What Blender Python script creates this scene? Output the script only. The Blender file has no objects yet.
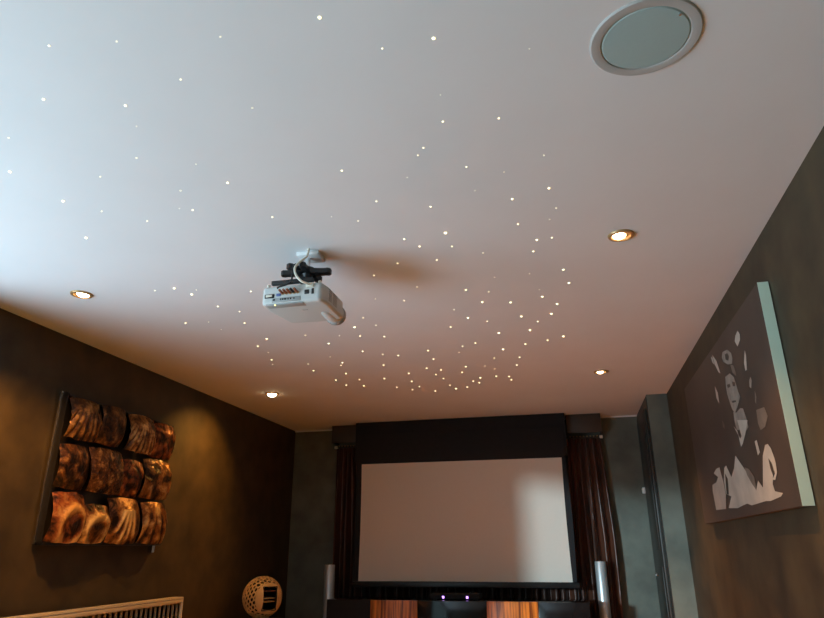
import bpy, bmesh, math, random
from mathutils import Vector, Matrix, noise
PI=math.pi
random.seed(7)
SC=bpy.context.scene
COL=SC.collection

# ------------------------------------------------------------ camera
cam_data=bpy.data.cameras.new('camera'); cam=bpy.data.objects.new('camera',cam_data); COL.objects.link(cam)
yaw,pitch,roll=0.23041,0.35350,-0.00526
fw=Vector((-math.sin(yaw)*math.cos(pitch),math.cos(yaw)*math.cos(pitch),math.sin(pitch)))
rt=Vector((math.cos(yaw),math.sin(yaw),0)); up=rt.cross(fw)
rt,up=(math.cos(roll)*rt+math.sin(roll)*up, -math.sin(roll)*rt+math.cos(roll)*up)
M=Matrix((rt,up,-fw)).transposed().to_4x4(); M.translation=Vector((0,0,1.1))
cam.matrix_world=M
cam_data.sensor_width=36; cam_data.lens=36*650.42/824; cam_data.clip_start=.01
SC.camera=cam

# ------------------------------------------------------------ world, colour management, daylight
SC.view_settings.view_transform='Standard'; SC.view_settings.look='None'
SC.view_settings.gamma=1; SC.view_settings.use_curve_mapping=False
SC.view_settings.exposure=0.0
W=bpy.data.worlds.new('world'); SC.world=W; W.use_nodes=True
wb=W.node_tree.nodes['Background']
wb.inputs[0].default_value=(.50,.82,.88,1); wb.inputs[1].default_value=1.0

def area(name,loc,rot,sx,sy,energy,color,spread=180):
    l=bpy.data.lights.new(name,'AREA'); l.shape='RECTANGLE'; l.size=sx; l.size_y=sy; l.energy=energy; l.color=color
    l.spread=math.radians(spread)
    o=bpy.data.objects.new(name,l); COL.objects.link(o); o.location=loc; o.rotation_euler=rot; return o
# daylight thrown up from the bright patio outside the glass door of the left wall
area('daylight_patio',(-4.7,-.3,.03),(PI,0,0),2.6,3.6,450,(.58,.80,1.0))
area('daylight_garden_fill',(-6.9,-1.2,.75),(0,-PI/2,0),1.4,6.0,340,(.58,.83,1.0))  # added upright light panel, spreads daylight more evenly over the ceiling
# low sun through the same door
sl=bpy.data.lights.new('low_sun','SUN'); sl.energy=2.3; sl.color=(.66,.90,1.0); sl.angle=math.radians(3.0)
so=bpy.data.objects.new('low_sun',sl); COL.objects.link(so)
so.rotation_euler=Vector((.594,1,-.105)).to_track_quat('-Z','Y').to_euler(); so.location=(-6,-4,2)

WARM=(1,.43,.07)
def spot(name,loc,target,energy,size,blend,radius=.02):
    l=bpy.data.lights.new(name,'SPOT'); l.energy=energy; l.color=WARM; l.spot_size=math.radians(size); l.spot_blend=blend
    l.shadow_soft_size=radius
    o=bpy.data.objects.new(name,l); COL.objects.link(o); o.location=loc
    o.rotation_euler=(Vector(target)-Vector(loc)).to_track_quat('-Z','Y').to_euler(); return o

# ------------------------------------------------------------ materials
def newmat(name):
    m=bpy.data.materials.new(name); m.use_nodes=True
    nt=m.node_tree; return m,nt,nt.nodes['Principled BSDF']
def mat(name,col,rough=.6,metal=0,var=0,scale=8,bump=0,col2=None,stretch=(1,1,1),detail=4,coords='Object',sheen=0,spec=.5,lo=.35,hi=.65):
    m,nt,p=newmat(name); N=nt.nodes; L=nt.links
    p.inputs['Roughness'].default_value=rough; p.inputs['Metallic'].default_value=metal
    p.inputs['Specular IOR Level'].default_value=spec
    if sheen: p.inputs['Sheen Weight'].default_value=sheen
    tc=N.new('ShaderNodeTexCoord'); mp=N.new('ShaderNodeMapping'); mp.inputs['Scale'].default_value=stretch
    L.new(tc.outputs[coords],mp.inputs[0])
    nz=N.new('ShaderNodeTexNoise'); nz.inputs['Scale'].default_value=scale; nz.inputs['Detail'].default_value=detail
    L.new(mp.outputs[0],nz.inputs['Vector'])
    cr=N.new('ShaderNodeValToRGB'); L.new(nz.outputs['Fac'],cr.inputs[0])
    if col2 is None:
        col2=tuple(min(1,c*(1+var)) for c in col); col=tuple(c*(1-var) for c in col)
    cr.color_ramp.elements[0].position=lo; cr.color_ramp.elements[1].position=hi
    cr.color_ramp.elements[0].color=(*col,1); cr.color_ramp.elements[1].color=(*col2,1)
    L.new(cr.outputs[0],p.inputs['Base Color'])
    if bump:
        b=N.new('ShaderNodeBump'); b.inputs['Strength'].default_value=bump; b.inputs['Distance'].default_value=.01
        L.new(nz.outputs['Fac'],b.inputs['Height']); L.new(b.outputs[0],p.inputs['Normal'])
    return m
def emis(name,col,strength,base=(1,1,1)):
    m,nt,p=newmat(name)
    p.inputs['Base Color'].default_value=(*base,1)
    p.inputs['Emission Color'].default_value=(*col,1); p.inputs['Emission Strength'].default_value=strength
    return m
M_ceil=mat('white_ceiling_paint',(.74,.74,.74),.85,var=.012,scale=3,bump=.02)
M_wall=mat('mottled_suede_wallpaper',(.090,.104,.086),.62,col2=(.150,.170,.140),scale=5,detail=9,bump=.12,lo=.3,hi=.7)
M_side=mat('dark_brown_wallpaper',(.024,.016,.0075),.6,col2=(.062,.042,.019),scale=5,detail=9,bump=.12,lo=.3,hi=.7)
M_floor=mat('oak_floor',(.56,.27,.055),.5,col2=(.70,.38,.10),scale=3,stretch=(14,1,1),detail=6)
M_trim=mat('white_trim',(.78,.78,.76),.5,var=.01)
M_black=mat('black_cloth',(.006,.006,.008),.8,var=.15,scale=30)
M_blackpl=mat('black_plastic',(.012,.012,.013),.35,var=.1)
M_screen=mat('matte_screen_fabric',(.72,.66,.58),.75,var=.008,scale=40)
M_fascia=mat('brown_pelmet_board',(.045,.032,.022),.55,var=.15,scale=6)
M_curtain=mat('brown_crushed_velvet',(.040,.011,.004),.33,col2=(.10,.026,.009),scale=9,stretch=(1,1,.35),detail=6,bump=.6,sheen=.15)
M_brass=mat('antique_brass',(.50,.30,.13),.4,metal=.35,var=.05)
M_chrome=mat('chrome',(.7,.7,.7),.2,metal=1,var=.02)
M_alu=mat('brushed_aluminium',(.62,.66,.68),.38,metal=.55,var=.04,scale=60,stretch=(1,1,.05))
M_darkdoor=mat('dark_door_paint',(.030,.030,.026),.4,var=.1)
M_gloss=mat('black_gloss_lacquer',(.010,.009,.010),.12,var=.1,scale=2)
M_carc=mat('black_cabinet',(.012,.010,.009),.4,var=.1)
M_rad=mat('cream_enamel',(.62,.54,.40),.35,var=.01)
M_pla=mat('white_projector_plastic',(.56,.57,.55),.4,var=.012,scale=4)
M_plag=mat('grey_projector_plastic',(.33,.34,.33),.5,var=.02)
M_ivory=mat('ivory_plastic',(.75,.70,.58),.4,var=.02)
M_red=mat('red_brown_plug',(.30,.09,.04),.4,var=.1)
M_blue=mat('blue_socket',(.10,.16,.35),.4,var=.05)
M_canvas=mat('dark_printed_canvas',(.045,.030,.022),.55,col2=(.060,.040,.030),scale=3,detail=3)
M_edge=mat('daylight_tinted_canvas_edge',(.60,.73,.58),.6,var=.02)  # green in this colour stands in for cool daylight on the edge
M_print=mat('pale_print_ink',(.36,.31,.26),.6,col2=(.46,.40,.33),scale=6)
M_face=mat('shaded_print_ink',(.19,.16,.135),.6,col2=(.27,.23,.19),scale=25)
M_print2=mat('mid_print_ink',(.12,.095,.075),.6,col2=(.17,.13,.10),scale=10)
M_wicker=mat('pale_brown_wood',(.60,.38,.15),.5,col2=(.70,.46,.20),scale=9)
M_grey=mat('grille_cloth',(.36,.47,.46),.8,var=.01,scale=120)
M_ring=mat('off_white_ring',(.44,.43,.41),.6,var=.02)
M_glass=bpy.data.materials.new('window_glass'); M_glass.use_nodes=True
_n=M_glass.node_tree.nodes; _n.clear(); _l=M_glass.node_tree.links
_o=_n.new('ShaderNodeOutputMaterial'); _t=_n.new('ShaderNodeBsdfTransparent'); _g=_n.new('ShaderNodeBsdfGlossy'); _m=_n.new('ShaderNodeMixShader')
_g.inputs['Roughness'].default_value=.02; _m.inputs[0].default_value=.06
_l.new(_t.outputs[0],_m.inputs[1]); _l.new(_g.outputs[0],_m.inputs[2]); _l.new(_m.outputs[0],_o.inputs[0])
M_lamp=emis('lit_bulb',(1,.78,.46),18)
M_purple=emis('purple_led',(.50,.22,1),3.2)
M_yled=emis('yellow_led',(1,.85,.1),3)
# zebrano: vertical grain
def zebra():
    m,nt,p=newmat('orange_zebrano_veneer'); N=nt.nodes; L=nt.links
    tc=N.new('ShaderNodeTexCoord'); mp=N.new('ShaderNodeMapping'); mp.inputs['Scale'].default_value=(1,1,.05)
    L.new(tc.outputs['Object'],mp.inputs[0])
    nz=N.new('ShaderNodeTexNoise'); nz.inputs['Scale'].default_value=42; nz.inputs['Detail'].default_value=5
    L.new(mp.outputs[0],nz.inputs['Vector'])
    cr=N.new('ShaderNodeValToRGB'); cr.color_ramp.elements[0].position=.36; cr.color_ramp.elements[1].position=.62
    cr.color_ramp.elements[0].color=(.18,.045,.006,1); cr.color_ramp.elements[1].color=(.80,.26,.035,1)
    L.new(nz.outputs['Fac'],cr.inputs[0]); L.new(cr.outputs[0],p.inputs['Base Color']); p.inputs['Roughness'].default_value=.35
    return m
M_zebra=zebra()
# copper for the sculpted tiles: patina in the hollows, burnished raised parts
def copper(name,dark,mid,light,sc,off):
    m,nt,p=newmat(name); N=nt.nodes; L=nt.links
    tc=N.new('ShaderNodeTexCoord'); mp=N.new('ShaderNodeMapping'); mp.inputs['Location'].default_value=off
    L.new(tc.outputs['Object'],mp.inputs[0])
    n1=N.new('ShaderNodeTexNoise'); n1.inputs['Scale'].default_value=sc; n1.inputs['Detail'].default_value=7; n1.inputs['Roughness'].default_value=.65; n1.inputs['Distortion'].default_value=.5
    L.new(mp.outputs[0],n1.inputs['Vector'])
    at=N.new('ShaderNodeAttribute'); at.attribute_name='raise'
    ma=N.new('ShaderNodeMath'); ma.operation='MULTIPLY_ADD'; ma.inputs[1].default_value=30
    L.new(at.outputs['Fac'],ma.inputs[0]); L.new(n1.outputs['Fac'],ma.inputs[2])
    cr=N.new('ShaderNodeValToRGB'); e=cr.color_ramp.elements
    e[0].position=.42; e[0].color=(*dark,1); e[1].position=.82; e[1].color=(*light,1)
    k=e.new(.58); k.color=(*mid,1)
    L.new(ma.outputs[0],cr.inputs[0]); L.new(cr.outputs[0],p.inputs['Base Color'])
    p.inputs['Metallic'].default_value=.35; p.inputs['Roughness'].default_value=.32
    n2=N.new('ShaderNodeTexVoronoi'); n2.inputs['Scale'].default_value=55
    L.new(mp.outputs[0],n2.inputs['Vector'])
    b=N.new('ShaderNodeBump'); b.inputs['Strength'].default_value=.45; b.inputs['Distance'].default_value=.004
    L.new(n2.outputs['Distance'],b.inputs['Height']); L.new(b.outputs[0],p.inputs['Normal'])
    return m
M_cop=[copper('aged_copper_dark',(.010,.005,.002),(.12,.045,.013),(.60,.32,.10),14,(0,0,0)),
       copper('aged_copper_red',(.014,.005,.002),(.28,.075,.018),(.75,.40,.12),11,(3,1,2)),
       copper('aged_copper_gold',(.014,.006,.002),(.26,.10,.025),(.85,.55,.20),12,(5,5,1))]

# ------------------------------------------------------------ mesh helpers
def smooth(me,ang=40):
    me.polygons.foreach_set('use_smooth',[True]*len(me.polygons))
    try: me.set_sharp_from_angle(angle=math.radians(ang))
    except Exception: pass
def obj(name,bm,m,parent=None,ang=40,loc=None,recalc=True):
    if recalc: bmesh.ops.recalc_face_normals(bm,faces=bm.faces[:])
    me=bpy.data.meshes.new(name); bm.to_mesh(me); bm.free(); me.materials.append(m); smooth(me,ang)
    o=bpy.data.objects.new(name,me); COL.objects.link(o)
    if parent is not None: o.parent=parent
    if loc: o.location=loc
    return o
def add_box(bm,x0,x1,y0,y1,z0,z1,bev=0,rot=None,seg=2):
    r=bmesh.ops.create_cube(bm,size=1)['verts']
    c=Vector(((x0+x1)/2,(y0+y1)/2,(z0+z1)/2)); s=(x1-x0,y1-y0,z1-z0)
    for v in r: v.co=Vector((v.co.x*s[0],v.co.y*s[1],v.co.z*s[2]))
    if bev:
        es=list({e for v in r for e in v.link_edges})
        g=bmesh.ops.bevel(bm,geom=es,offset=bev,segments=seg,affect='EDGES',profile=.5)
        r=list({v for f in g['faces'] for v in f.verts}|{v for v in r if v.is_valid})
    for v in r: v.co=(rot@v.co if rot else v.co)+c
    return r
def box(name,m,x0,x1,y0,y1,z0,z1,bev=0,parent=None,rot=None,seg=2):
    bm=bmesh.new(); add_box(bm,x0,x1,y0,y1,z0,z1,bev,rot,seg); return obj(name,bm,m,parent)
def add_tube(bm,pts,r,n=10,caps=True,r2=None):
    pts=[Vector(p) for p in pts]; rings=[]
    for i,p in enumerate(pts):
        t=(pts[min(i+1,len(pts)-1)]-pts[max(i-1,0)]).normalized()
        a=t.orthogonal().normalized() if i==0 else (a-t*a.dot(t)).normalized()
        b=t.cross(a); rr=r if r2 is None else r+(r2-r)*i/(len(pts)-1)
        rings.append([bm.verts.new(p+rr*(math.cos(2*PI*k/n)*a+math.sin(2*PI*k/n)*b)) for k in range(n)])
    for i in range(len(rings)-1):
        for k in range(n): bm.faces.new((rings[i][k],rings[i][(k+1)%n],rings[i+1][(k+1)%n],rings[i+1][k]))
    if caps: bm.faces.new(rings[0][::-1]); bm.faces.new(rings[-1])
def add_lathe(bm,prof,c=(0,0,0),n=40,axis='z'):
    c=Vector(c); rings=[]
    for r,h in prof:
        ring=[]
        for k in range(n):
            a=2*PI*k/n; x,y=r*math.cos(a),r*math.sin(a)
            v=Vector((x,y,h)) if axis=='z' else Vector((x,h,y)) if axis=='y' else Vector((h,x,y))
            ring.append(bm.verts.new(c+v))
        rings.append(ring)
    for i in range(len(rings)-1):
        for k in range(n): bm.faces.new((rings[i][k],rings[i][(k+1)%n],rings[i+1][(k+1)%n],rings[i+1][k]))
    if prof[0][0]>1e-6: bm.faces.new(rings[0][::-1])
    if prof[-1][0]>1e-6: bm.faces.new(rings[-1])
    bmesh.ops.remove_doubles(bm,verts=bm.verts[:],dist=1e-6)
def add_prism(bm,pts,fn,d0,d1):
    """outline pts (u,v) extruded from depth d0 to d1; fn(u,v,d)->xyz"""
    A=[bm.verts.new(fn(u,v,d0)) for u,v in pts]; B=[bm.verts.new(fn(u,v,d1)) for u,v in pts]
    n=len(pts)
    f=bm.faces.new(A); g=bm.faces.new(B[::-1])
    for k in range(n): bm.faces.new((A[k],A[(k+1)%n],B[(k+1)%n],B[k]))
    bmesh.ops.triangulate(bm,faces=[f,g])
def inset_outline(pts,r,n=6):
    # convex outline with rounded corners of radius r
    out=[]; L=len(pts)
    for i in range(L):
        p=Vector(pts[i]); a=(Vector(pts[i-1])-p); b=(Vector(pts[(i+1)%L])-p)
        k=min(r,a.length*.45,b.length*.45); A=p+a.normalized()*k; B=p+b.normalized()*k
        for q in range(n+1):
            t=q/n; out.append(A*(1-t)**2+p*2*t*(1-t)+B*t*t)
    return out
def add_slab(bm,pts,z0,z1,rc,re,n=6):
    # slab with rounded plan corners (rc) and rounded upper and lower edges (re)
    o=inset_outline(pts,rc); L=len(o); c=sum(o,Vector((0,0)))/L; rings=[]
    nor=[]
    for i in range(L):
        t=(o[(i+1)%L]-o[i-1]).normalized(); nn=Vector((t.y,-t.x))
        if nn.dot(o[i]-c)<0: nn=-nn
        nor.append(nn)
    prof=[(re*(1-math.sin(a*PI/2/n)),z0+re*(1-math.cos(a*PI/2/n))) for a in range(n+1)]
    prof+= [(i_,z0+z1-z_) for i_,z_ in prof[::-1]]
    for ins,z in prof: rings.append([bm.verts.new((p.x-q.x*ins,p.y-q.y*ins,z)) for p,q in zip(o,nor)])
    for j in range(len(rings)-1):
        for k in range(L): bm.faces.new((rings[j][k],rings[j][(k+1)%L],rings[j+1][(k+1)%L],rings[j+1][k]))
    bm.faces.new(rings[0]); bm.faces.new(rings[-1])
def empty(name,loc=(0,0,0)):
    o=bpy.data.objects.new(name,None); COL.objects.link(o); o.location=loc; o.empty_display_size=.1; return o
def tag(o,label,cat,group=None,kind=None):
    o['label']=label; o['category']=cat
    if group: o['group']=group
    if kind: o['kind']=kind
    return o
def struct(o,label=None):
    o['kind']='structure'
    if label: o['label']=label
    return o
def thing(name,label,cat,loc,group=None):
    return tag(empty(name,loc),label,cat,group)
def shift(o,loc):      # part meshes are written in room coordinates; the thing's empty sits at loc
    o.location=-Vector(loc); return o
def cube_part(name,m,t,*a,**k):
    o=box(name,m,*a,parent=t,**k); o.location=-t.location; return o
def part(name,bm,m,t,ang=40,recalc=True):
    o=obj(name,bm,m,t,ang,recalc=recalc)
    top=t
    while top.parent: top=top.parent
    o.location=-t.location if t is top else (0,0,0)
    return o

# ---- tables (metres)
STARS=[(-1.290,1.158,4.0,'m'),(-1.100,1.187,3.2,'s'),(-1.016,1.365,4.0,'m'),(-1.473,1.346,6.4,'L'),(-1.249,1.432,6.2,'L'),(-1.281,1.533,2.8,'t'),(-1.734,1.487,4.0,'s'),(-1.393,1.694,3.9,'s'),
(-0.533,1.237,6.6,'X'),(-0.818,1.238,3.0,'s'),(-0.405,1.383,3.6,'m'),(-0.871,1.536,3.4,'s'),(-0.259,1.379,6.8,'X'),(-0.009,1.480,2.3,'t'),(-0.286,1.614,2.4,'t'),(-0.303,1.745,4.9,'M'),
(-0.125,1.771,4.9,'M'),(-0.396,1.874,4.3,'m'),(-0.425,1.914,3.6,'s'),(0.007,2.020,3.7,'s'),(-1.895,1.663,7.6,'L'),(-1.860,1.891,8.0,'L'),(-1.994,2.192,8.7,'L'),(-1.599,1.770,4.2,'s'),
(-1.211,1.779,2.9,'t'),(-1.366,1.930,4.2,'s'),(-1.403,2.079,5.2,'m'),(-1.448,2.054,3.3,'t'),(-1.768,2.000,4.6,'s'),(-1.640,2.119,4.6,'s'),(-2.068,2.818,5.7,'s'),(-1.950,2.814,9.9,'L'),
(-1.908,2.915,10.0,'L'),(-2.201,3.334,7.8,'m'),(-1.850,2.863,4.2,'t'),(-2.055,3.350,4.8,'t'),(-1.162,1.921,7.0,'L'),(-1.114,2.212,5.2,'m'),(-0.717,1.944,5.5,'M'),(-0.657,2.189,4.9,'m'),
(-0.874,2.266,3.2,'t'),(-0.778,2.330,4.3,'s'),(-0.496,2.047,2.9,'t'),(-0.630,2.542,6.5,'M'),(-0.725,2.789,5.8,'m'),(-0.270,2.028,4.5,'m'),(-0.141,2.095,2.8,'t'),(-0.264,2.200,3.0,'t'),
(-0.129,2.300,7.1,'L'),(0.016,2.251,7.0,'L'),(0.038,2.417,4.2,'s'),(0.009,2.509,3.3,'t'),(-0.456,2.283,5.9,'M'),(-0.124,2.520,5.2,'m'),(-0.440,2.526,10.2,'X'),(-0.436,2.667,5.5,'m'),
(-0.580,2.631,6.7,'M'),(-0.533,2.797,5.8,'m'),(-0.307,2.770,4.7,'s'),(-0.054,2.692,8.0,'L'),(-0.077,2.810,6.9,'M'),(0.012,2.687,5.5,'m'),(0.056,3.061,9.0,'L'),(-1.579,2.953,6.6,'m'),
(-1.865,3.118,7.1,'m'),(-1.787,3.227,6.0,'s'),(-1.853,3.420,7.6,'m'),(-2.052,3.499,4.9,'t'),(-1.859,3.746,9.8,'M'),(-1.989,3.882,8.4,'m'),(-1.986,4.041,5.4,'t'),(-2.043,4.220,9.0,'m'),
(-2.089,4.338,5.8,'t'),(-1.586,3.740,6.6,'s'),(-1.502,3.944,9.9,'M'),(-1.605,4.253,5.5,'t'),(-1.375,3.800,4.9,'t'),(-1.828,4.391,7.6,'s'),(-1.861,4.582,9.4,'m'),(-1.793,4.908,9.9,'m'),
(-1.569,4.420,9.0,'m'),(-1.604,4.489,7.6,'s'),(-1.646,4.729,9.6,'m'),(-1.768,5.096,10.2,'m'),(-1.631,5.154,10.3,'m'),(-1.602,4.940,8.2,'s'),(-1.226,3.658,11.0,'L'),(-1.248,3.839,7.8,'m'),
(-1.335,4.173,8.4,'m'),(-1.123,3.505,6.0,'s'),(-1.088,3.657,6.2,'s'),(-0.964,3.222,4.2,'t'),(-1.098,3.888,7.8,'m'),(-1.220,4.283,7.1,'s'),(-1.292,4.560,9.1,'m'),(-1.120,4.337,8.6,'m'),
(-1.396,4.955,9.8,'m'),(-1.375,5.276,8.6,'s'),(-1.165,4.843,9.5,'m'),(-0.816,3.284,6.7,'m'),(-0.878,2.904,6.1,'m'),(-0.700,3.105,5.3,'s'),(-0.457,3.211,7.8,'M'),(-0.341,3.267,5.4,'s'),
(-0.288,3.077,3.9,'t'),(-0.111,3.071,3.8,'t'),(0.081,3.244,9.4,'L'),(-0.074,3.302,4.1,'t'),(-0.063,3.411,9.8,'L'),(0.013,3.547,10.2,'L'),(-0.395,3.414,9.9,'L'),(-0.241,3.457,10.0,'L'),
(-0.024,3.707,10.6,'L'),(-0.570,3.497,5.8,'s'),(-0.513,3.658,10.5,'L'),(-0.200,3.709,10.6,'L'),(-0.110,3.830,7.5,'m'),(-0.409,3.749,6.1,'s'),(-0.644,3.801,7.5,'m'),(-0.167,3.985,11.3,'L'),
(-0.365,3.995,11.4,'L'),(0.037,4.168,11.8,'L'),(-0.067,4.229,8.2,'m'),(-0.542,4.175,8.1,'m'),(-0.637,4.225,6.9,'s'),(-0.686,4.367,5.3,'t'),(-0.217,4.281,10.0,'M'),(-0.376,4.367,12.3,'L'),
(-0.888,4.269,8.4,'m'),(-0.895,4.491,8.8,'m'),(-0.280,4.599,8.8,'m'),(-0.461,4.574,7.4,'s'),(-0.318,4.809,9.2,'m'),(-0.698,4.756,9.2,'m'),(-0.555,4.777,5.7,'t'),(-0.492,4.881,5.9,'t'),
(-0.996,4.728,9.2,'m'),(-0.900,4.807,9.3,'m'),(-0.752,4.917,9.5,'m'),(-0.966,4.939,8.0,'s'),(-0.931,5.075,8.2,'s'),(-0.506,5.107,9.8,'m'),(-0.407,5.142,9.8,'m'),(-0.399,5.257,10.0,'m'),
(-0.637,5.127,11.9,'M'),(-0.709,5.226,10.0,'m'),(-0.668,5.290,10.1,'m'),(-0.789,5.420,10.4,'m'),(-0.892,5.451,12.7,'M'),(-0.921,5.319,8.5,'s'),(-1.203,5.105,10.0,'m'),(-1.182,5.300,8.6,'s'),
(-1.265,5.397,8.8,'s'),(-1.084,5.495,10.6,'m')]
FIGURE={
 'drop1':[(3.313,2.095),(3.288,2.069),(3.299,2.045),(3.364,2.03),(3.398,2.067),(3.371,2.086)],
 'drop2':[(3.255,1.979),(3.248,1.951),(3.281,1.89),(3.307,1.892),(3.306,1.931)],
 'drop3':[(3.244,1.847),(3.233,1.826),(3.266,1.796),(3.287,1.809),(3.273,1.836)],
 'drop4':[(3.215,1.776),(3.208,1.745),(3.235,1.714),(3.244,1.732)],
 'drop5':[(3.921,2.145),(3.841,2.086),(3.801,2.003),(3.843,2.024),(3.897,2.08)],
 'drop6':[(3.986,1.976),(3.937,1.923),(3.947,1.864),(3.994,1.905)],
 'drop7':[(3.959,2.145),(3.923,2.124),(3.906,2.082),(3.942,2.102)],
 'drop8':[(3.944,1.772),(3.911,1.737),(3.923,1.717),(3.956,1.735)],
 'hair':[(3.669,2.089),(3.568,2.073),(3.504,2.037),(3.495,2.006),(3.52,1.984),(3.604,2.002),(3.687,2.039),(3.708,2.07)],
 'hairin':[(3.628,2.065),(3.574,2.056),(3.551,2.031),(3.579,2.016),(3.633,2.037)],
 'lock':[(3.558,1.99),(3.503,1.97),(3.481,1.932),(3.482,1.909),(3.545,1.943)],
 'face':[(3.706,1.96),(3.601,1.953),(3.533,1.917),(3.513,1.871),(3.501,1.836),(3.479,1.804),(3.514,1.789),(3.569,1.768),(3.634,1.753),(3.678,1.776),(3.704,1.824),(3.727,1.867),(3.724,1.915)],
 'eye1':[(3.698,1.914),(3.634,1.906),(3.631,1.888),(3.687,1.895)],
 'eye2':[(3.583,1.906),(3.524,1.887),(3.531,1.868),(3.579,1.879)],
 'mouth':[(3.653,1.818),(3.572,1.805),(3.571,1.796),(3.646,1.806)],
 'neck':[(3.667,1.764),(3.609,1.748),(3.515,1.753),(3.467,1.741),(3.44,1.69),(3.431,1.645),(3.467,1.636),(3.573,1.653),(3.66,1.668),(3.677,1.724)],
 'collar':[(3.709,1.695),(3.652,1.663),(3.631,1.578),(3.584,1.589),(3.483,1.635),(3.422,1.676),(3.614,1.711),(3.587,1.625),(3.621,1.617)],
 'arm_l':[(4.398,1.525),(4.302,1.541),(4.207,1.541),(4.196,1.504),(4.17,1.452),(4.163,1.382),(4.215,1.307),(4.492,1.316),(4.509,1.428),(4.49,1.464),(4.363,1.469),(4.289,1.493)],
 'shirt':[(3.78,1.553),(3.733,1.524),(3.666,1.483),(3.603,1.444),(3.55,1.396),(3.496,1.354),(3.433,1.394),(3.372,1.356),(3.278,1.489),(3.211,1.527),(3.169,1.525),(3.135,1.501),(3.111,1.456),(3.106,1.43),(3.173,1.4),(3.209,1.358),(3.197,1.327),(3.089,1.311),(3.123,1.3),(3.292,1.292),(3.363,1.297),(3.627,1.293),(3.708,1.306),(3.805,1.303),(3.931,1.296),(4.143,1.308),(4.03,1.363),(4.151,1.386),(4.153,1.46),(4.087,1.523),(4.032,1.531),(3.952,1.46),(3.857,1.497)],
 'tie':[(3.633,1.477),(3.554,1.46),(3.484,1.415),(3.486,1.353),(3.553,1.392),(3.609,1.436)],
 'cuff_gap':[(3.196,1.467),(3.164,1.444),(3.148,1.397),(3.178,1.393),(3.198,1.425)],
 'cuff':[(3.149,1.426),(3.103,1.429),(3.11,1.397),(3.156,1.37),(3.196,1.376),(3.143,1.396)],
 'hand':[(4.087,1.493),(4.044,1.46),(4.079,1.376),(4.128,1.384)],
 'stick':[(3.365,1.566),(3.328,1.567),(3.313,1.509),(3.356,1.499)],
 'shade':[(3.245,1.691),(3.116,1.678),(3.09,1.633),(3.159,1.599),(3.236,1.597),(3.257,1.632)],
}

# ------------------------------------------------------------ room shell
XL,XR,YB,YF,H=-3.078,.911,-2.6,7.12,2.4
T=.30
struct(box('floor',M_floor,XL-T,XR+T,YB-T,YF+T,-.1,0))
struct(box('ceiling',M_ceil,XL-T,XR+T,YB-T,YF+T,H,H+.1))
struct(box('wall_back',M_wall,XL-T,XR+T,YF,YF+T,0,H))
struct(box('wall_front',M_wall,XL-T,XR+T,YB-T,YB,0,H))
struct(box('wall_right',M_side,XR,XR+T,YB,YF,0,H))
# left wall with the patio door opening
DY0,DY1,DZ=-2.20,2.35,2.28
bm=bmesh.new()
add_box(bm,XL-T,XL,YB,DY0,0,H); add_box(bm,XL-T,XL,DY1,YF,0,H); add_box(bm,XL-T,XL,DY0,DY1,DZ,H)
struct(obj('wall_left',bm,M_side))
dr=struct(empty('door_1',(XL-.2,(DY0+DY1)/2,0)))
bm=bmesh.new(); xc=XL-.2
for y0,y1 in ((DY0,.0),(.0,DY1)):
    add_box(bm,xc-.03,xc+.03,y0,y0+.05,0,DZ); add_box(bm,xc-.03,xc+.03,y1-.05,y1,0,DZ)
add_box(bm,xc-.03,xc+.03,DY0,DY1,DZ-.05,DZ); add_box(bm,xc-.03,xc+.03,DY0,DY1,0,.05)
part('door_frame',bm,M_trim,dr)
bm=bmesh.new(); add_box(bm,XL-.2-.004,XL-.2+.004,DY0+.05,DY1-.05,.05,DZ-.05); part('pane',bm,M_glass,dr)
struct(box('trim_1',M_trim,XL,.736,YF-.012,YF,H-.014,H),'thin white strip where back wall meets ceiling')
for nm,a in (('baseboard_back',(XL,XR,YF-.018,YF,0,.12)),('baseboard_right',(XR-.018,XR,YB,YF,0,.12)),('baseboard_left',(XL,XL+.018,DY1,YF-.018,0,.12))):
    struct(box(nm,M_trim,*a,bev=.004))

# ------------------------------------------------------------ boxed pier with door, right back corner
BX,BY=.736,6.122
t=thing('tall_cupboard','tall floor-to-ceiling cupboard boxed into the right back corner, grey front and dark side door','cupboard',(BX,BY,0))
cube_part('carcass',M_wall,t,BX,XR-.001,BY,YF-.02,0.001,H-.001)
cube_part('door_frame',M_darkdoor,t,BX-.006,BX+.004,BY+.012,YF-.03,.01,H-.015)
d=cube_part('door',M_darkdoor,t,BX-.022,BX-.004,BY+.12,BY+.88,.03,2.30,bev=.004)
for z0,z1 in ((.15,.95),(1.08,2.2)):
    bm=bmesh.new(); add_box(bm,BX-.027,BX-.02,BY+.24,BY+.76,z0,z1,bev=.003); part('door_panel',bm,M_darkdoor,d)
bm=bmesh.new(); add_lathe(bm,[(.02,0),(.024,-.004),(.012,-.01),(.009,-.035)],(BX-.022,6.76,.87),20,'x')
add_tube(bm,[(BX-.052,6.76,.87),(BX-.056,6.70,.872),(BX-.054,6.65,.87)],.009,10); part('handle',bm,M_chrome,d)
t2=thing('door_sensor','small white box high on the dark side of the corner cupboard','sensor',(BX-.035,6.98,1.62))
cube_part('sensor_body',M_trim,t2,BX-.050,BX-.0225,6.965,7.0,1.60,1.66,bev=.006)
cube_part('sensor_lid',M_ivory,t2,BX-.054,BX-.048,6.97,6.995,1.61,1.65,bev=.002)

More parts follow.
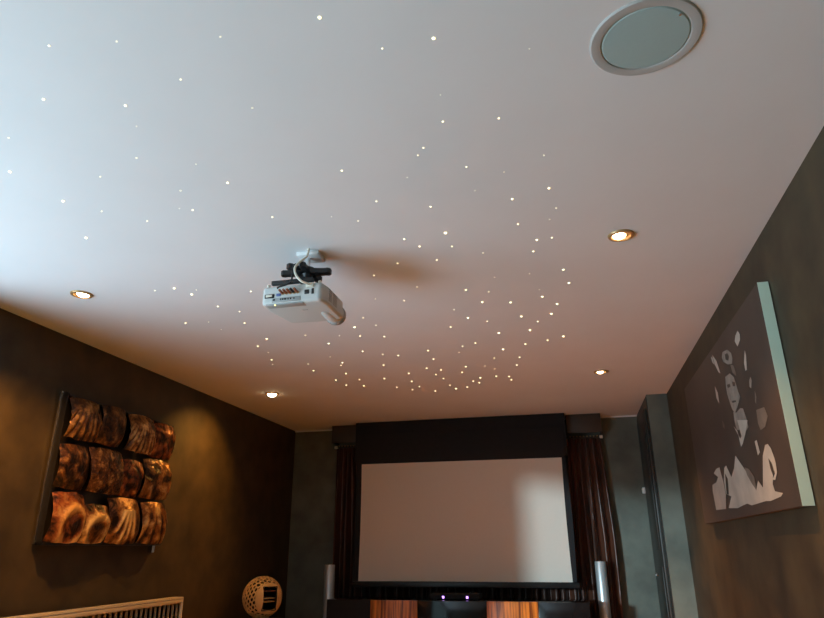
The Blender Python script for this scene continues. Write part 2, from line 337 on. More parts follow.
# ------------------------------------------------------------ pelmets, curtains
def pelmet(x0,x1,label):
    t=thing('curtain_pelmet',label,'pelmet',((x0+x1)/2,6.9,2.2),'pelmet boxes above the curtains')
    cube_part('fascia',M_fascia,t,x0,x1,6.90,6.918,2.21,H-.001,bev=.002)
    cube_part('end_board',M_fascia,t,x0,x0+.016,6.918,YF-.014,2.21,H-.001)
    cube_part('end_board',M_fascia,t,x1-.016,x1,6.918,YF-.014,2.21,H-.001)
    cube_part('lining',M_fascia,t,x0+.016,x1-.016,6.918,YF-.014,2.385,H-.001)
    return t
pelmet(-2.545,-2.243,'dark pelmet box at the ceiling left of the projection screen')
pelmet(.01,.358,'brown pelmet box at the ceiling right of the projection screen')
t=thing('curtain_track','slim curtain track with small pale glider hooks under both pelmet boxes','curtain track',(-1.1,6.93,2.19))
bm=bmesh.new(); add_tube(bm,[(-2.54,7.05,2.185),(.345,7.05,2.185)],.008,10); part('rail',bm,M_darkdoor,t)
for x in (-2.54,.35):
    bm=bmesh.new(); add_box(bm,x-.018,x+.018,7.03,7.065,2.165,2.195,bev=.005); part('rail_end',bm,M_ivory,t)
for i in range(9):
    for x in (.04+i*.034,-2.50+i*.034):
        bm=bmesh.new(); add_lathe(bm,[(.0001,-.009),(.006,-.006),(.007,0),(.006,.004),(.0001,.006)],(x,7.032,2.192),10); part('glider',bm,M_brass,t)
def curtain(xt0,xt1,xb0,xb1,folds,label,seed,zb=.02,zt=2.17):
    rnd=random.Random(seed); nx=folds*14; nz=60; ph=[rnd.uniform(-.9,.9) for _ in range(folds+2)]
    bm=bmesh.new(); rows=[]
    for j in range(nz+1):
        v=j/nz; z=zt+(zb-zt)*v; row=[]
        for i in range(nx+1):
            u=i/nx; fi=u*folds; k=int(min(fi,folds-1)); w=ph[k]*(1-(fi-k))+ph[k+1]*(fi-k)
            spread=min(1,v*2.2)
            x=(xt0+(xb0-xt0)*spread)+((xt1+(xb1-xt1)*spread)-(xt0+(xb0-xt0)*spread))*u
            x+=.010*math.sin(fi*2*PI*.5+w*3+v*3)*spread
            y=7.052+(.026+.016*min(1,v*2))*math.sin(fi*2*PI+w*1.4*v*1.6)
            y+=.006*noise.noise(Vector((x*14,z*7,seed)))+.003*noise.noise(Vector((x*50,z*25,seed)))
            row.append(bm.verts.new((x,y,z)))
        rows.append(row)
    for j in range(nz):
        for i in range(nx): bm.faces.new((rows[j][i],rows[j][i+1],rows[j+1][i+1],rows[j+1][i]))
    bmesh.ops.recalc_face_normals(bm,faces=bm.faces[:])
    bmesh.ops.solidify(bm,geom=bm.faces[:],thickness=.003)
    o=obj('curtain',bm,M_curtain,ang=80); return tag(o,label,'curtain')
curtain(.0,.345,-.02,.378,5,'brown crushed velvet curtain hanging right of the projection screen, with glossy folds',3)
curtain(-2.53,-2.22,-2.55,-2.18,6,'very dark curtain hanging left of the projection screen',5)
curtain(-2.17,-.03,-2.17,-.03,24,'dark velvet curtain behind the screen, seen as folds above the media cabinet',9)

# ------------------------------------------------------------ projection screen
t=thing('projection_screen','large pulled-down white projection screen in a black ceiling housing','projection screen',(-1.1,6.8,.74))
cube_part('screen_housing',M_black,t,-2.232,.0,6.79,6.87,1.98,H-.001,bev=.006)
cube_part('black_drop',M_black,t,-2.212,-.03,6.776,6.784,1.935,2.26,bev=.001)
def scr_l(z): s=(1.96-z)/1.17; return -2.150+.006*math.sin(PI*s)-.012*s
def scr_r(z): s=(1.96-z)/1.17; return -.061-.008*math.sin(PI*s)+.009*s
bm=bmesh.new(); n=24
L_=[(scr_l(1.95-(1.95-.80)*i/n),1.95-(1.95-.80)*i/n) for i in range(n+1)]; R_=[(scr_r(z),z) for _,z in L_]
zz=[p[1] for p in L_]
def strip(bm,A,B,y,th):
    va=[bm.verts.new((x,y,z)) for x,z in A]; vb=[bm.verts.new((x,y,z)) for x,z in B]
    va2=[bm.verts.new((x,y+th,z)) for x,z in A]; vb2=[bm.verts.new((x,y+th,z)) for x,z in B]
    for i in range(len(A)-1):
        bm.faces.new((va[i],vb[i],vb[i+1],va[i+1])); bm.faces.new((va2[i],va2[i+1],vb2[i+1],vb2[i]))
        bm.faces.new((va[i],va[i+1],va2[i+1],va2[i])); bm.faces.new((vb[i],vb2[i],vb2[i+1],vb[i+1]))
    for q in (0,-1): bm.faces.new((va[q],va2[q],vb2[q],vb[q]))
strip(bm,L_,R_,6.772,.001); part('projection_surface',bm,M_screen,t)
bm=bmesh.new(); strip(bm,[(x-.055,z) for x,z in L_],[(x+.002,z) for x,z in L_],6.7705,.003)
part('side_mask',bm,M_black,t)
bm=bmesh.new(); strip(bm,[(x-.002,z) for x,z in R_],[(x+.035+.022*math.sin(PI*min(1,(1.96-z)/1.17)),z) for x,z in R_],6.7705,.003)
part('side_mask',bm,M_black,t)

bm=bmesh.new(); add_box(bm,-2.225,.006,6.762,6.790,.745,.797,bev=.008); part('bottom_bar',bm,M_blackpl,t)

# ------------------------------------------------------------ media cabinet
CY0,CY1,CZ=6.40,6.84,.655
t=thing('media_cabinet','low black media cabinet with two orange wood-grain doors below the screen','cabinet',(-1.13,6.62,0))
CX0,CX1=-2.345,.075
bm=bmesh.new()
add_box(bm,CX0,CX1,CY0+.02,CY1,.06,CZ-.03,bev=.002); add_box(bm,CX0+.04,CX1-.04,CY0+.08,CY1-.03,0.001,.06)
part('carcass',bm,M_carc,t)
cube_part('top_board',M_gloss,t,CX0-.003,CX1+.003,CY0-.002,CY1+.004,CZ-.028,CZ,bev=.003)
ed=[-2.343,-1.911,-1.462,-.824,-.367,.074]
for i,m in enumerate((M_black,M_zebra,M_gloss,M_zebra,M_gloss)):
    zt=CZ-.004 if i in(1,3,4) else CZ-.03
    d=cube_part('door',m,t,ed[i]+.002,ed[i+1]-.002,CY0-.022,CY0-.004,.08,CZ-.001,bev=.002)
    if i in (1,3): d['label']='orange wood-grain door'
# top board sits behind the full-height fronts
bx=thing('media_player','slim black box with two glowing purple lights on top of the media cabinet','media player',(-1.13,6.55,CZ+.002))
cube_part('player_case',M_black,bx,-1.36,-.90,6.48,6.70,CZ+.006,CZ+.052,bev=.004)
for x in (-1.32,-.94):
    cube_part('foot',M_blackpl,bx,x-.015,x+.015,6.50,6.53,CZ,CZ+.007)
for x in (-1.237,-1.012):
    bm=bmesh.new(); add_box(bm,x-.010,x+.010,6.474,6.481,CZ+.014,CZ+.034,bev=.004); p_=part('purple_light',bm,M_purple,bx)

# ------------------------------------------------------------ tower speakers
def tower(x,y,h,label):
    t=thing('tower_speaker',label,'speaker',(x,y,0),'slim tower speakers')
    bm=bmesh.new(); add_lathe(bm,[(.0001,.025),(.049,.025),(.052,.03),(.052,h-.006),(.049,h-.001),(.0001,h)],(x,y,0),40); part('column',bm,M_alu,t)
    bm=bmesh.new(); add_lathe(bm,[(.0001,.001),(.082,.001),(.082,.012),(.078,.02),(.05,.025),(.0001,.026)],(x,y,0),48); part('base_plate',bm,M_blackpl,t)
    bm=bmesh.new(); add_lathe(bm,[(.0001,h-.001),(.040,h-.001),(.038,h+.004),(.0001,h+.005)],(x,y,0),32); part('top_cap',bm,M_chrome,t)
tower(.214,6.90,.982,'slim silver cylindrical tower speaker right of the media cabinet, in front of the brown curtain')
tower(-2.440,6.70,.955,'slim dim tower speaker left of the media cabinet, in the dark corner')

# ------------------------------------------------------------ perforated ball on a plinth
t=thing('plinth','small dark plinth carrying the perforated wooden ball by the left wall','plinth',(-2.78,5.9,0))
cube_part('plinth_body',M_carc,t,-2.92,-2.64,5.76,6.04,.001,.50,bev=.006)
cube_part('plinth_top',M_carc,t,-2.935,-2.625,5.745,6.055,.50,.522,bev=.004)
BC=Vector((-2.780,5.90,.702)); BR=.176
ball=thing('perforated_ball','round wooden ball pierced with many holes, square window cut in one side','ornament',(BC.x,BC.y,.522))
N=300; pts=[]
for i in range(N):
    z=1-2*(i+.5)/N; r_=math.sqrt(1-z*z); a=i*PI*(3-math.sqrt(5)); pts.append(Vector((r_*math.cos(a),r_*math.sin(a),z)))
fdir=Vector((.77,-.64,-.04)).normalized(); fr=Vector((0,0,1)).cross(-fdir).normalized()   # window looks back into the room
fr=fdir.cross(Vector((0,0,1))).normalized(); fu=fr.cross(fdir).normalized()
CAP=math.radians(43)
hb=bmesh.new(); hv=[hb.verts.new(p) for p in pts]
bmesh.ops.convex_hull(hb,input=hv); bmesh.ops.triangulate(hb,faces=hb.faces[:])
hb.verts.ensure_lookup_table()
bm=bmesh.new(); cache={}
def dv(p,key):
    if key not in cache: cache[key]=bm.verts.new(BR*p.normalized())
    return cache[key]
for v in list(hb.verts):
    if not v.link_faces: continue
    d=v.co.normalized()
    if d.angle(fdir)<CAP-.02: continue
    cs=[(f.index,f.calc_center_median().normalized()) for f in v.link_faces]
    hb.faces.index_update()
    cs=[(f,f.calc_center_median().normalized()) for f in v.link_faces]
    a0=d.orthogonal().normalized(); b0=d.cross(a0)
    cs.sort(key=lambda c: math.atan2(c[1].dot(b0),c[1].dot(a0)))
    n=len(cs); mids=[]
    for k in range(n):
        mids.append((cs[k][1]+cs[(k+1)%n][1])/2)
    inner=[]
    ctr=d
    for k in range(n):
        inner.append(bm.verts.new(BR*(ctr+(cs[k][1]-ctr)*.68).normalized()))
        inner.append(bm.verts.new(BR*(ctr+(mids[k]-ctr)*.74).normalized()))
    for k in range(n):
        c1=dv(cs[k][1],('c',cs[k][0])); c2=dv(cs[(k+1)%n][1],('c',cs[(k+1)%n][0]))
        bm.faces.new((c1,c2,inner[(2*k+2)%(2*n)],inner[2*k+1],inner[2*k]))
hb.free()
bmesh.ops.recalc_face_normals(bm,faces=bm.faces[:])
bmesh.ops.solidify(bm,geom=bm.faces[:],thickness=.008)
for v in bm.verts: v.co+=BC
part('pierced_shell',bm,M_wicker,ball)
bm=bmesh.new(); bmesh.ops.create_uvsphere(bm,u_segments=40,v_segments=24,radius=BR-.022)
bmesh.ops.delete(bm,geom=[f for f in bm.faces if f.calc_center_median().normalized().angle(fdir)<CAP+.1],context='FACES')
for v in bm.verts: v.co+=BC
part('hole_shade_liner',bm,M_black,ball)  # added black liner, makes the holes read as shaded
# smooth cap with a square window
bm=bmesh.new(); nseg=48; nr=8; rings=[]; SQX,SQZ=.37,.54     # window half sizes in units of the radius
for j in range(nr+1):
    s=j/nr; ring=[]
    for k in range(nseg):
        a=2*PI*(k+.5)/nseg; c,si=math.cos(a),math.sin(a)
        m_=min(SQX/max(abs(c),1e-6),SQZ/max(abs(si),1e-6)); sq=(c*m_,si*m_)
        ce=(c*math.sin(CAP+.02),si*math.sin(CAP+.02))
        x=sq[0]*(1-s)+ce[0]*s; y=sq[1]*(1-s)+ce[1]*s
        w=math.sqrt(max(0,1-x*x-y*y))
        ring.append(bm.verts.new(BC+BR*1.004*(fr*x+fu*y+fdir*w)))
    rings.append(ring)
for j in range(nr):
    for k in range(nseg): bm.faces.new((rings[j][k],rings[j][(k+1)%nseg],rings[j+1][(k+1)%nseg],rings[j+1][k]))
bmesh.ops.recalc_face_normals(bm,faces=bm.faces[:]); bmesh.ops.solidify(bm,geom=bm.faces[:],thickness=.008)
part('front_panel',bm,M_wicker,ball)
R3=Matrix((fr,fdir,fu)).transposed()
def ballbox(bm,x0,x1,y0,y1,z0,z1,bev=0):
    c=BC+R3@Vector(((x0+x1)/2,(y0+y1)/2,(z0+z1)/2))
    add_box(bm,c.x-(x1-x0)/2,c.x+(x1-x0)/2,c.y-(y1-y0)/2,c.y+(y1-y0)/2,c.z-(z1-z0)/2,c.z+(z1-z0)/2,bev,rot=R3)
w,hh=SQX*BR,SQZ*BR
bm=bmesh.new()
for a in ((-w-.004,-w+.002,-.03,BR*.86,-hh,hh),(w-.002,w+.004,-.03,BR*.86,-hh,hh),(-w,w,-.03,BR*.86,hh-.002,hh+.004),(-w,w,-.03,BR*.86,-hh-.004,-hh+.002),(-w,w,-.035,-.03,-hh,hh)):
    ballbox(bm,*a)
part('window_box',bm,M_carc,ball)
for z,m in ((.060,M_red),(.0,M_wicker),(-.028,M_wicker)):
    bm=bmesh.new(); ballbox(bm,-w+.003,w-.003,-.02,BR*.7,z-.003,z+.003); part('slat',bm,m,ball)
bm=bmesh.new(); add_lathe(bm,[(.07,-.1785),(.075,-.165),(.06,-.160)],BC,30); part('foot_ring',bm,M_wicker,ball)

# ------------------------------------------------------------ radiator under the sculpture
t=thing('radiator','cream panel radiator with a slatted top below the copper wall sculpture','radiator',(-3.0,3.95,.15))
RX0,RX1,RY0,RY1,RZ0,RZ1=-3.035,-2.955,2.50,4.885,.16,.765
bm=bmesh.new()                     # pressed front panel with vertical flutes
def flute(y): s=((y-RY0)/.055)%1; return .017*min(1,max(0,(abs(s-.5)-.12)/.10))
ny=int((RY1-RY0)/.00555); A=[];Bv=[]
for i in range(ny+1):
    y=RY0+.012+(RY1-RY0-.024)*i/ny; x=RX1-.034+flute(y)
    A.append((bm.verts.new((x,y,RZ0+.02)),bm.verts.new((x,y,RZ1-.040))))
for i in range(ny): bm.faces.new((A[i][0],A[i+1][0],A[i+1][1],A[i][1]))
bmesh.ops.solidify(bm,geom=bm.faces[:],thickness=.002)
part('front_panel',bm,M_rad,t,ang=60)
bm=bmesh.new(); add_box(bm,RX1-.022,RX1,RY0+.001,RY1-.001,RZ1-.042,RZ1-.012,bev=.005); part('top_rail',bm,M_rad,t)
cube_part('back_panel',M_rad,t,RX0,RX0+.012,RY0+.01,RY1-.01,RZ0,RZ1-.012,bev=.003)
for y0,y1 in ((RY0-.004,RY0+.006),(RY1-.006,RY1+.004)): cube_part('end_cover',M_rad,t,RX0,RX1+.002,y0,y1,RZ0,RZ1,bev=.003)
bm=bmesh.new(); add_box(bm,RX1-.012,RX1+.002,RY0,RY1,RZ1-.010,RZ1); add_box(bm,RX0,RX0+.010,RY0,RY1,RZ1-.010,RZ1); add_box(bm,-3.000,-2.990,RY0,RY1,RZ1-.010,RZ1)
k=RY0+.02
while k<RY1-.01: add_box(bm,RX0,RX1,k,k+.004,RZ1-.010,RZ1-.002); k+=.018
part('top_grille',bm,M_rad,t)
for y in (RY0+.3,RY1-.3): cube_part('wall_bracket',M_rad,t,XL,RX0+.002,y-.02,y+.02,.25,.68)
for y in (RY0+.06,RY1-.06):
    bm=bmesh.new(); add_tube(bm,[(-2.99,y,.17),(-2.99,y,.001)],.008,10); part('pipe',bm,M_chrome,t)

# ------------------------------------------------------------ copper wall sculpture
t=thing('wall_sculpture','square wall sculpture of twelve bulging copper panels embossed with finger-like ridges, left wall','wall art',(-3.0,4.0,1.13))
cube_part('back_board',M_carc,t,-3.060,-3.045,3.408,4.60,1.145,2.02)
bm=bmesh.new(); add_box(bm,-3.056,-3.010,3.400,3.408,1.147,2.033); part('side_frame',bm,M_carc,t)
bm=bmesh.new(); add_box(bm,-3.064,-3.052,3.394,3.408,1.140,2.040); part('silver_edge',bm,M_chrome,t)
for z in (2.02,1.14):
    cube_part('frame_rail',M_carc,t,-3.060,-3.005,3.408,4.58,z-.008,z+.008)
for y in (3.55,4.45): cube_part('wall_bracket',M_carc,t,XL,-3.058,y-.03,y+.03,1.5,1.62)
cube_part('hanging_tab',M_chrome,t,-3.055,-3.02,4.50,4.53,1.085,1.14)
tiles=[ # y0,y1,z0,z1, x offset (out), relief kind, copper
 (3.430,3.705,1.765,2.005,.040,'fan',0),(3.712,3.950,1.768,2.012,.056,'plain',0),(4.002,4.300,1.762,2.010,.060,'fan2',2),(4.306,4.580,1.758,2.000,.036,'swirl',1),
 (3.412,3.665,1.464,1.715,.036,'plain',0),(3.672,3.990,1.458,1.728,.062,'pebble',0),(3.996,4.235,1.458,1.690,.038,'swirl',1),(4.242,4.580,1.458,1.728,.056,'swirl',2),
 (3.412,3.680,1.152,1.430,.055,'curl',1),(3.650,3.925,1.150,1.372,.046,'curl',2),(3.920,4.240,1.150,1.428,.064,'hand',2),(4.292,4.592,1.150,1.424,.044,'fan3',2)]
def relief(kind,u,v,seed):
    n=noise.noise(Vector((u*5+seed,v*5,seed)))*.0025+noise.noise(Vector((u*18+seed,v*18,seed)))*.0012
    if kind in('fan','fan2','fan3'):      # ridges that splay downwards from a palm
        cx=.5 if kind!='fan3' else .45
        a=(u-cx)/(.35+.75*(1-v)); w=max(0,min(1,(.78-v)*4))
        k={'fan':10,'fan2':13,'fan3':6}[kind]
        n+=w*.008*(abs(math.sin(a*k*PI*.5))-.4)
        n+=.006*math.exp(-((u-cx)**2*14+(v-.82)**2*25))
        if kind=='fan2': n+=.004*noise.noise(Vector((u*26,v*26,3)))*max(0,v-.3)
    elif kind=='pebble': n+=.006*abs(noise.noise(Vector((u*20,v*20,seed))))
    elif kind=='swirl': n+=.0022*math.sin(9*(u+.6*noise.noise(Vector((u*3,v*3,seed))))+6*v)
    elif kind=='curl':
        r=math.hypot(u-.62,v-.30); n+=.011*math.exp(-((r-.40)/.11)**2)
    elif kind=='hand':
        n+=.009*math.exp(-(((u-.5)/.24)**2+((v-.70)/.20)**2))
        for q,(x0,x1,vl) in enumerate(((.38,.12,.18),(.46,.34,.02),(.54,.54,.02),(.62,.76,.12))):
            s=(.68-v)/(.68-vl)
            if -.1<s<1.05: n+=.010*math.exp(-((u-(x0+(x1-x0)*s))/.045)**2)*min(1,(1.05-s)*4)
    return n
for ti,(y0,y1,z0,z1,off,kind,ci) in enumerate(tiles):
    bm=bmesh.new(); nu=nv=56; g=[]; lay=bm.verts.layers.float.new('raise')
    lean=.018*math.sin(ti*2.3)
    for j in range(nv+1):
        v=j/nv; row=[]
        for i in range(nu+1):
            u=i/nu; bulge=.034*(1-(2*v-1)**2)+.022*(1-(2*u-1)**4)
            edge=.006*noise.noise(Vector((u*4,v*4,ti*3.1)))
            x=-3.045+off*.6+bulge+lean*(v-.5)+relief(kind,u,v,ti*1.7)*1.5
            row.append(bm.verts.new((x,y0+(y1-y0)*u+edge+.012*(v-.5)*math.sin(ti),z0+(z1-z0)*v+edge*.7+.010*math.sin(PI*u)*(2*v-1)))); row[-1][lay]=relief(kind,u,v,ti*1.7)
        g.append(row)
    for j in range(nv):
        for i in range(nu): bm.faces.new((g[j][i],g[j][i+1],g[j+1][i+1],g[j+1][i]))
    bmesh.ops.recalc_face_normals(bm,faces=bm.faces[:]); bmesh.ops.solidify(bm,geom=bm.faces[:],thickness=-.003)
    o=part('copper_panel',bm,M_cop[ci],t,ang=60)

# ------------------------------------------------------------ canvas on the right wall
CXF=XR-.05
t=thing('canvas_picture','large dark brown canvas with a pale printed man in a suit, right wall','picture',(.886,4.0,1.25))
cv0,cv1,cz0,cz1=2.885,4.95,1.248,2.178
bm=bmesh.new(); add_box(bm,CXF,XR-.006,cv0,cv1,cz0,cz1,bev=.003); part('stretched_canvas',bm,M_canvas,t)
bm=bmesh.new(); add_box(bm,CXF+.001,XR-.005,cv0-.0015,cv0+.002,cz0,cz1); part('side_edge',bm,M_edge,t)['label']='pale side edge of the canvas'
cube_part('stretcher_bar',M_wicker,t,XR-.008,XR,cv0+.02,cv1-.02,cz0+.3,cz0+.36)
from mathutils.geometry import tessellate_polygon
order=['drop1','drop2','drop3','drop4','drop5','drop6','drop7','drop8','lock','hair','neck','face','arm_l','shirt','shade','collar','stick','hairin','eye1','eye2','mouth','tie','cuff_gap','cuff','hand']
dark={'hairin','eye1','eye2','mouth','cuff_gap','hand'}; mid={'lock','tie','shade','drop8','drop4'}; face={'face','neck','hair','drop3'}
nice={'face':'printed_face','hair':'printed_hair','lock':'printed_hair','hairin':'printed_hair','neck':'printed_neck','shirt':'printed_shirt','collar':'printed_collar','tie':'printed_tie','eye1':'printed_eye','eye2':'printed_eye','mouth':'printed_mouth','arm_l':'printed_sleeve','cuff':'printed_cuff','cuff_gap':'printed_cuff','hand':'printed_cuff'}
for li,k in enumerate(order):
    m=M_canvas if k in dark else M_print2 if k in mid else M_face if k in face else M_print
    bm=bmesh.new(); P_=FIGURE[k]; x=CXF-.0006-.00012*li
    vs=[bm.verts.new((x,y,z)) for y,z in P_]
    for tri in tessellate_polygon([[Vector((y,z,0)) for y,z in P_]]):
        try: f_=bm.faces.new([vs[q] for q in tri])
        except ValueError: continue
    for f_ in bm.faces:
        f_.normal_update()
        if f_.normal.x>0: f_.normal_flip()
    part(nice.get(k,'printed_mark'),bm,m,t,ang=20,recalc=False)

# ------------------------------------------------------------ ceiling: speaker, downlights
t=thing('ceiling_speaker','large round ceiling speaker with pale green grille near the top edge of the picture','speaker',(.30,1.515,H))
bm=bmesh.new(); add_lathe(bm,[(.116,-.001),(.118,-.005),(.121,-.006),(.143,-.005),(.147,-.001),(.147,.0)],t.location,72); part('trim_ring',bm,M_ring,t)
bm=bmesh.new(); add_lathe(bm,[(.0001,-.006),(.06,-.006),(.112,-.005),(.1165,-.001)],t.location,72); part('grille',bm,M_grey,t)
bm=bmesh.new(); add_lathe(bm,[(.0001,-.0085),(.003,-.0085),(.004,-.006)],t.location+Vector((.078,-.075,0)),12); part('badge',bm,M_chrome,t)
def downlight(x,y,label,tilt,energy,cone,bulb,dx=0,dy=0):
    pr=1.9 if bulb>.04 else 1.0  # largest bulb gets a deeper dome to imitate its glare
    t=thing('recessed_downlight',label,'downlight',(x,y,H),'recessed downlights')
    c=t.location
    bm=bmesh.new(); add_lathe(bm,[(.036,-.001),(.038,-.006),(.043,-.009),(.054,-.007),(.058,-.0005),(.058,0)],c,48); part('bezel',bm,M_brass,t)
    bm=bmesh.new(); add_lathe(bm,[(.0001,-.002),(.037,-.002),(.037,-.001)],c,40); part('reflector',bm,M_brass,t)
    bm=bmesh.new(); add_lathe(bm,[(.0001,-.016*pr),(bulb*.5,-.0145*pr),(bulb*.85,-.009*pr),(bulb,-.0025)],c+Vector((dx,dy,0)),32); part('bulb',bm,M_lamp,t)
    s=spot('downlight_beam',(x,y,H-.035),(x+tilt[0],y+tilt[1],0),energy,cone,1.0)
downlight(-2.481,2.77,'recessed downlight near the left wall, level with the projector',(-.72,.75),135,92,.033,.010,0)
downlight(-2.507,5.235,'glaring recessed downlight near the back left corner',(-1.55,-.45),95,100,.044)
downlight(.311,2.735,'recessed downlight near the right wall, above the canvas picture',(-.05,.2),115,100,.029,-.008,0)
downlight(.309,5.17,'recessed downlight in front of the corner cupboard at the back right',(-.30,-.1),235,96,.026,-.006,0)

# ------------------------------------------------------------ projector on its ceiling mount
P0=Vector((-1.138,2.65,H))
t=thing('projector','white projector hanging upside down from the ceiling on a black mount','projector',P0)
PX0,PX1,PY0,PY1,PZ0,PZ1=-1.284,-1.000,2.505,2.775,2.128,2.218
bm=bmesh.new()
prof=[(PX0,PY0),(PX1,PY0),(PX1+.014,PY0+.06),(PX1+.014,PY1-.004),(PX1-.10,PY1+.012),(PX0+.03,PY1),(PX0,PY0+.10)]
add_slab(bm,prof,PZ0,PZ1,.022,.015)
body_=part('housing',bm,M_pla,t,ang=60)
# lens pod along the right side
bm=bmesh.new(); LX,LZ=-1.040,2.168
add_lathe(bm,[(.0001,2.585),(.018,2.592),(.036,2.625),(.045,2.67),(.047,2.74),(.047,2.825),(.044,2.838),(.036,2.84),(.034,2.825),(.0001,2.822)],(LX,0,LZ),40,'y'); part('lens_barrel',bm,M_pla,t)
bm=bmesh.new(); add_lathe(bm,[(.0001,2.834),(.015,2.833),(.028,2.828),(.034,2.824)],(LX,0,LZ),32,'y'); part('lens',bm,M_gloss,t)
bm=bmesh.new(); add_lathe(bm,[(.0475,2.795),(.049,2.797),(.049,2.822),(.0475,2.824)],(LX,0,LZ),40,'y'); part('focus_ring',bm,M_plag,t)
# connector bay on the rear and its lip under it
cube_part('socket_panel',M_plag,t,-1.232,-1.095,PY0-.0015,PY0+.02,2.136,2.158,bev=.001)
cube_part('bottom_hatch',M_plag,t,-1.262,-1.085,PY0+.004,PY0+.045,PZ0-.0015,PZ0+.02,bev=.001)
cube_part('logo_plate',M_plag,t,-1.125,-1.100,2.60,2.607,PZ0-.0008,PZ0+.005)
v=cube_part('video_socket',M_blackpl,t,-1.268,-1.222,PY0-.003,PY0+.01,2.159,2.178,bev=.002)
cb=bmesh.new(); add_box(cb,-1.262,-1.230,PY0-.008,PY0-.002,2.163,2.174,bev=.003); part('pin_shield',cb,M_ivory,v)
cube_part('blue_port',M_blue,t,-1.212,-1.190,PY0-.004,PY0+.01,2.165,2.178,bev=.002)
for i in range(5):
    x=-1.180+i*.0175; m=M_red if i!=3 else M_blackpl
    bm=bmesh.new(); add_tube(bm,[(x,PY0+.003,2.176),(x-.002,PY0-.012,2.177),(x-.006,PY0-.030,2.184)],.0058,10); pl=part('audio_plug',bm,m,t)
    bm=bmesh.new(); add_tube(bm,[(x,PY0-.001,2.176),(x-.001,PY0-.006,2.1765)],.0072,12); part('plug_collar',bm,M_brass,pl)
cube_part('black_port',M_blackpl,t,-1.078,-1.056,PY0-.003,PY0+.01,2.164,2.184,bev=.002)
cube_part('black_port',M_blackpl,t,-1.045,-1.034,PY0-.003,PY0+.01,2.162,2.188,bev=.002)
for x,w in ((-1.222,.010),(-1.190,.005),(-1.180,.006),(-1.168,.009),(-1.154,.005),(-1.142,.006),(-1.126,.005)):
    cube_part('small_button',M_blackpl,t,x-w/2,x+w/2,PY0-.003,PY0+.005,2.145,2.153,bev=.001)
bm=bmesh.new(); add_lathe(bm,[(.0001,-.004),(.003,-.003),(.0035,0)],(-1.218,PY0+.006,PZ0-.001),12); part('status_light',bm,M_yled,t)
pw=cube_part('power_inlet',M_ivory,t,-1.070,-1.034,PY0-.012,PY0+.012,2.193,2.214,bev=.004)
for y0,y1 in ((2.525,2.560),(2.575,2.625)):
    bm=bmesh.new()
    k=2.150
    while k<2.205: add_box(bm,PX1+.002,PX1+.0155,y0+.045,y1+.045,k,k+.005); k+=.010
    g_=part('side_vent',bm,M_brass if False else M_plag,t)
for x,y in ((-1.262,2.525),(-1.018,2.53),(-1.14,2.755)):
    bm=bmesh.new(); add_lathe(bm,[(.0001,PZ1-.004),(.008,PZ1-.004),(.008,PZ1+.012),(.006,PZ1+.014),(.0001,PZ1+.014)],(x,y,0),16); part('foot',bm,M_ivory,t)
# ceiling mount
m_=thing('projector_mount','black cross-arm bracket on a white ceiling plate holding the projector','bracket',(-1.10,2.60,H))
cube_part('ceiling_plate',M_trim,m_,-1.150,-1.043,2.553,2.652,H-.020,H-.0005,bev=.003)
MX,MY=-1.105,2.592
bm=bmesh.new(); add_tube(bm,[(MX,MY,H-.018),(MX,MY,2.326)],.010,14); part('drop_pole',bm,M_chrome,m_)
bm=bmesh.new(); add_lathe(bm,[(.0001,2.250),(.020,2.250),(.022,2.285),(.030,2.300),(.034,2.312),(.034,2.326),(.015,2.334),(.0001,2.334)],(MX,MY,0),24); part('hub',bm,M_blackpl,m_)
for i,(dx,dy,wd) in enumerate(((-.112,-.012,.020),(-.052,-.085,.018),(.010,-.088,.016),(.098,.012,.024),(.02,.09,.02))):
    c=Vector((MX,MY,2.306)); e=c+Vector((dx,dy,0)); d=(e-c).normalized(); s=Vector((-d.y,d.x,0))
    bm=bmesh.new(); L=(e-c).length
    outl=[(0,wd*1.5),(L*.5,wd),(L*.85,wd*.8),(L,wd*.95),(L+.012,wd*.5),(L+.012,-wd*.5),(L,-wd*.95),(L*.85,-wd*.8),(L*.5,-wd),(0,-wd*1.5)]
    add_prism(bm,outl,lambda u,v,dd:tuple(c+d*u+s*v+Vector((0,0,dd))),-.010,.012); part('arm',bm,M_blackpl,m_)
cube_part('support_rail',M_blackpl,m_,-1.245,-1.045,2.512,2.532,2.228,2.246,bev=.001)
cube_part('support_rail',M_blackpl,m_,-1.215,-1.035,2.695,2.715,2.228,2.246,bev=.001)
cube_part('centre_rail',M_blackpl,m_,MX-.015,MX+.015,2.520,2.712,2.236,2.256,bev=.001)
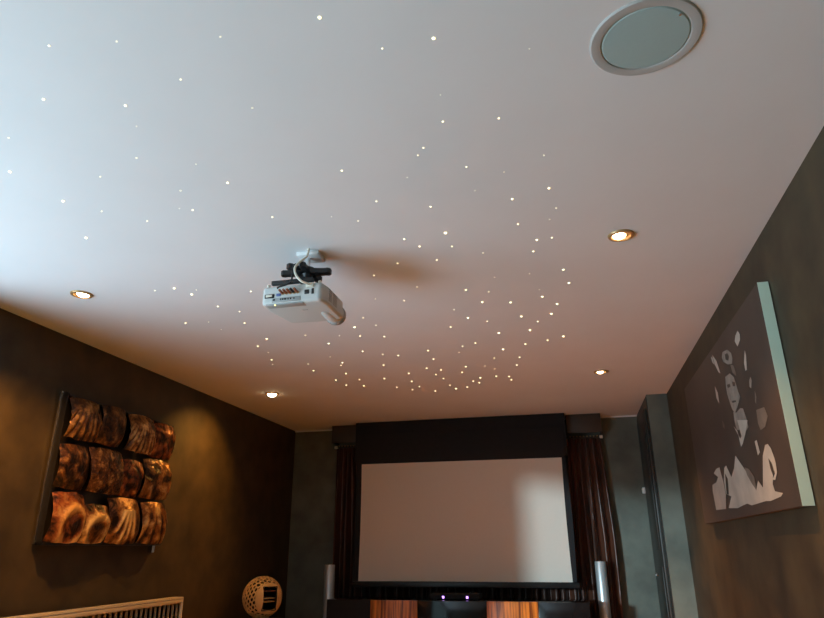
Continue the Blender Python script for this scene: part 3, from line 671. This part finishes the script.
# cables
bm=bmesh.new()
def spl(P,n=8):
    P=[Vector(p) for p in P]; out=[]
    for i in range(len(P)-1):
        p0=P[max(i-1,0)];p1=P[i];p2=P[i+1];p3=P[min(i+2,len(P)-1)]
        for k in range(n):
            t_=k/n; out.append(.5*((2*p1)+(-p0+p2)*t_+(2*p0-5*p1+4*p2-p3)*t_*t_+(-p0+3*p1-3*p2+p3)*t_**3))
    return out+[P[-1]]
add_tube(bm,spl([(-1.082,2.535,H-.001),(-1.082,2.522,2.36),(-1.088,2.494,2.33),(-1.106,2.474,2.30),(-1.112,2.462,2.27),(-1.100,2.458,2.235),(-1.075,2.465,2.208),(-1.055,2.480,2.203),(-1.052,2.491,2.203)]),.0052,10)
tag(obj('power_cable',bm,M_ivory),'ivory cable looping from the ceiling plate down to the projector','cable')
bm=bmesh.new()
add_tube(bm,spl([(-1.116,2.478,2.302),(-1.124,2.470,2.285),(-1.126,2.470,2.25),(-1.128,2.468,2.215),(-1.150,2.464,2.200),(-1.186,2.462,2.190),(-1.188,2.466,2.186)]),.0040,10)
tag(obj('signal_cable',bm,M_blackpl),'black cable running down beside the projector mount to its rear plugs','cable')

# ------------------------------------------------------------ fibre-optic stars
SM={k:emis('star_glow_'+n,(1,.86,.44),e) for k,n,e in (('X','bright',3.4),('L','strong',2.4),('M','clear',2.4),('m','medium',2.3),('s','soft',1.9),('t','faint',1.3))}
SZ={'X':'large bright','L':'bright','M':'bright','m':'medium','s':'small','t':'tiny faint'}
proto={}
for k in 'XLMmst':
    bm=bmesh.new(); add_lathe(bm,[(.0001,-.9),(.38,-.82),(.72,-.58),(.93,-.28),(1,0)],(0,0,0),12)
    bmesh.ops.recalc_face_normals(bm,faces=bm.faces[:]); me=bpy.data.meshes.new('fibre_optic_star'); bm.to_mesh(me); bm.free(); me.materials.append(SM[k]); smooth(me,60); proto[k]=me
def region(x,y):
    if y<2.45:
        if x<-.95: return 'on pale ceiling at upper left'
        return 'between projector and round ceiling speaker'
    if x<-1.30 and y<4.1: return 'left of projector toward left wall'
    if x<-.70: return 'beyond projector, left of dense cluster'
    if y<3.9: return 'right of projector in open star field'
    return 'in dense cluster nearest the screen'
for i,(x,y,r,k) in enumerate(STARS):
    o=bpy.data.objects.new('fibre_optic_star',proto[k]); COL.objects.link(o)
    r=min(r,13)*.66/1000; o.location=(x,y,H); o.scale=(r,r,r)
    if (k=='X'):
        lab={(-.533,1.237):'brightest fibre-optic star at the top of the picture, upper middle',(-.259,1.379):'large bright fibre-optic star near the top edge, left of the round ceiling speaker',(-.440,2.526):'large bright fibre-optic star right of the projector, above its shadow'}[(round(x,3),round(y,3))]
        tag(o,lab,'star light')
    else:
        rg=region(x,y); tag(o,SZ[k]+' fibre-optic star '+rg,'star light',SZ[k]+' fibre-optic stars '+rg)
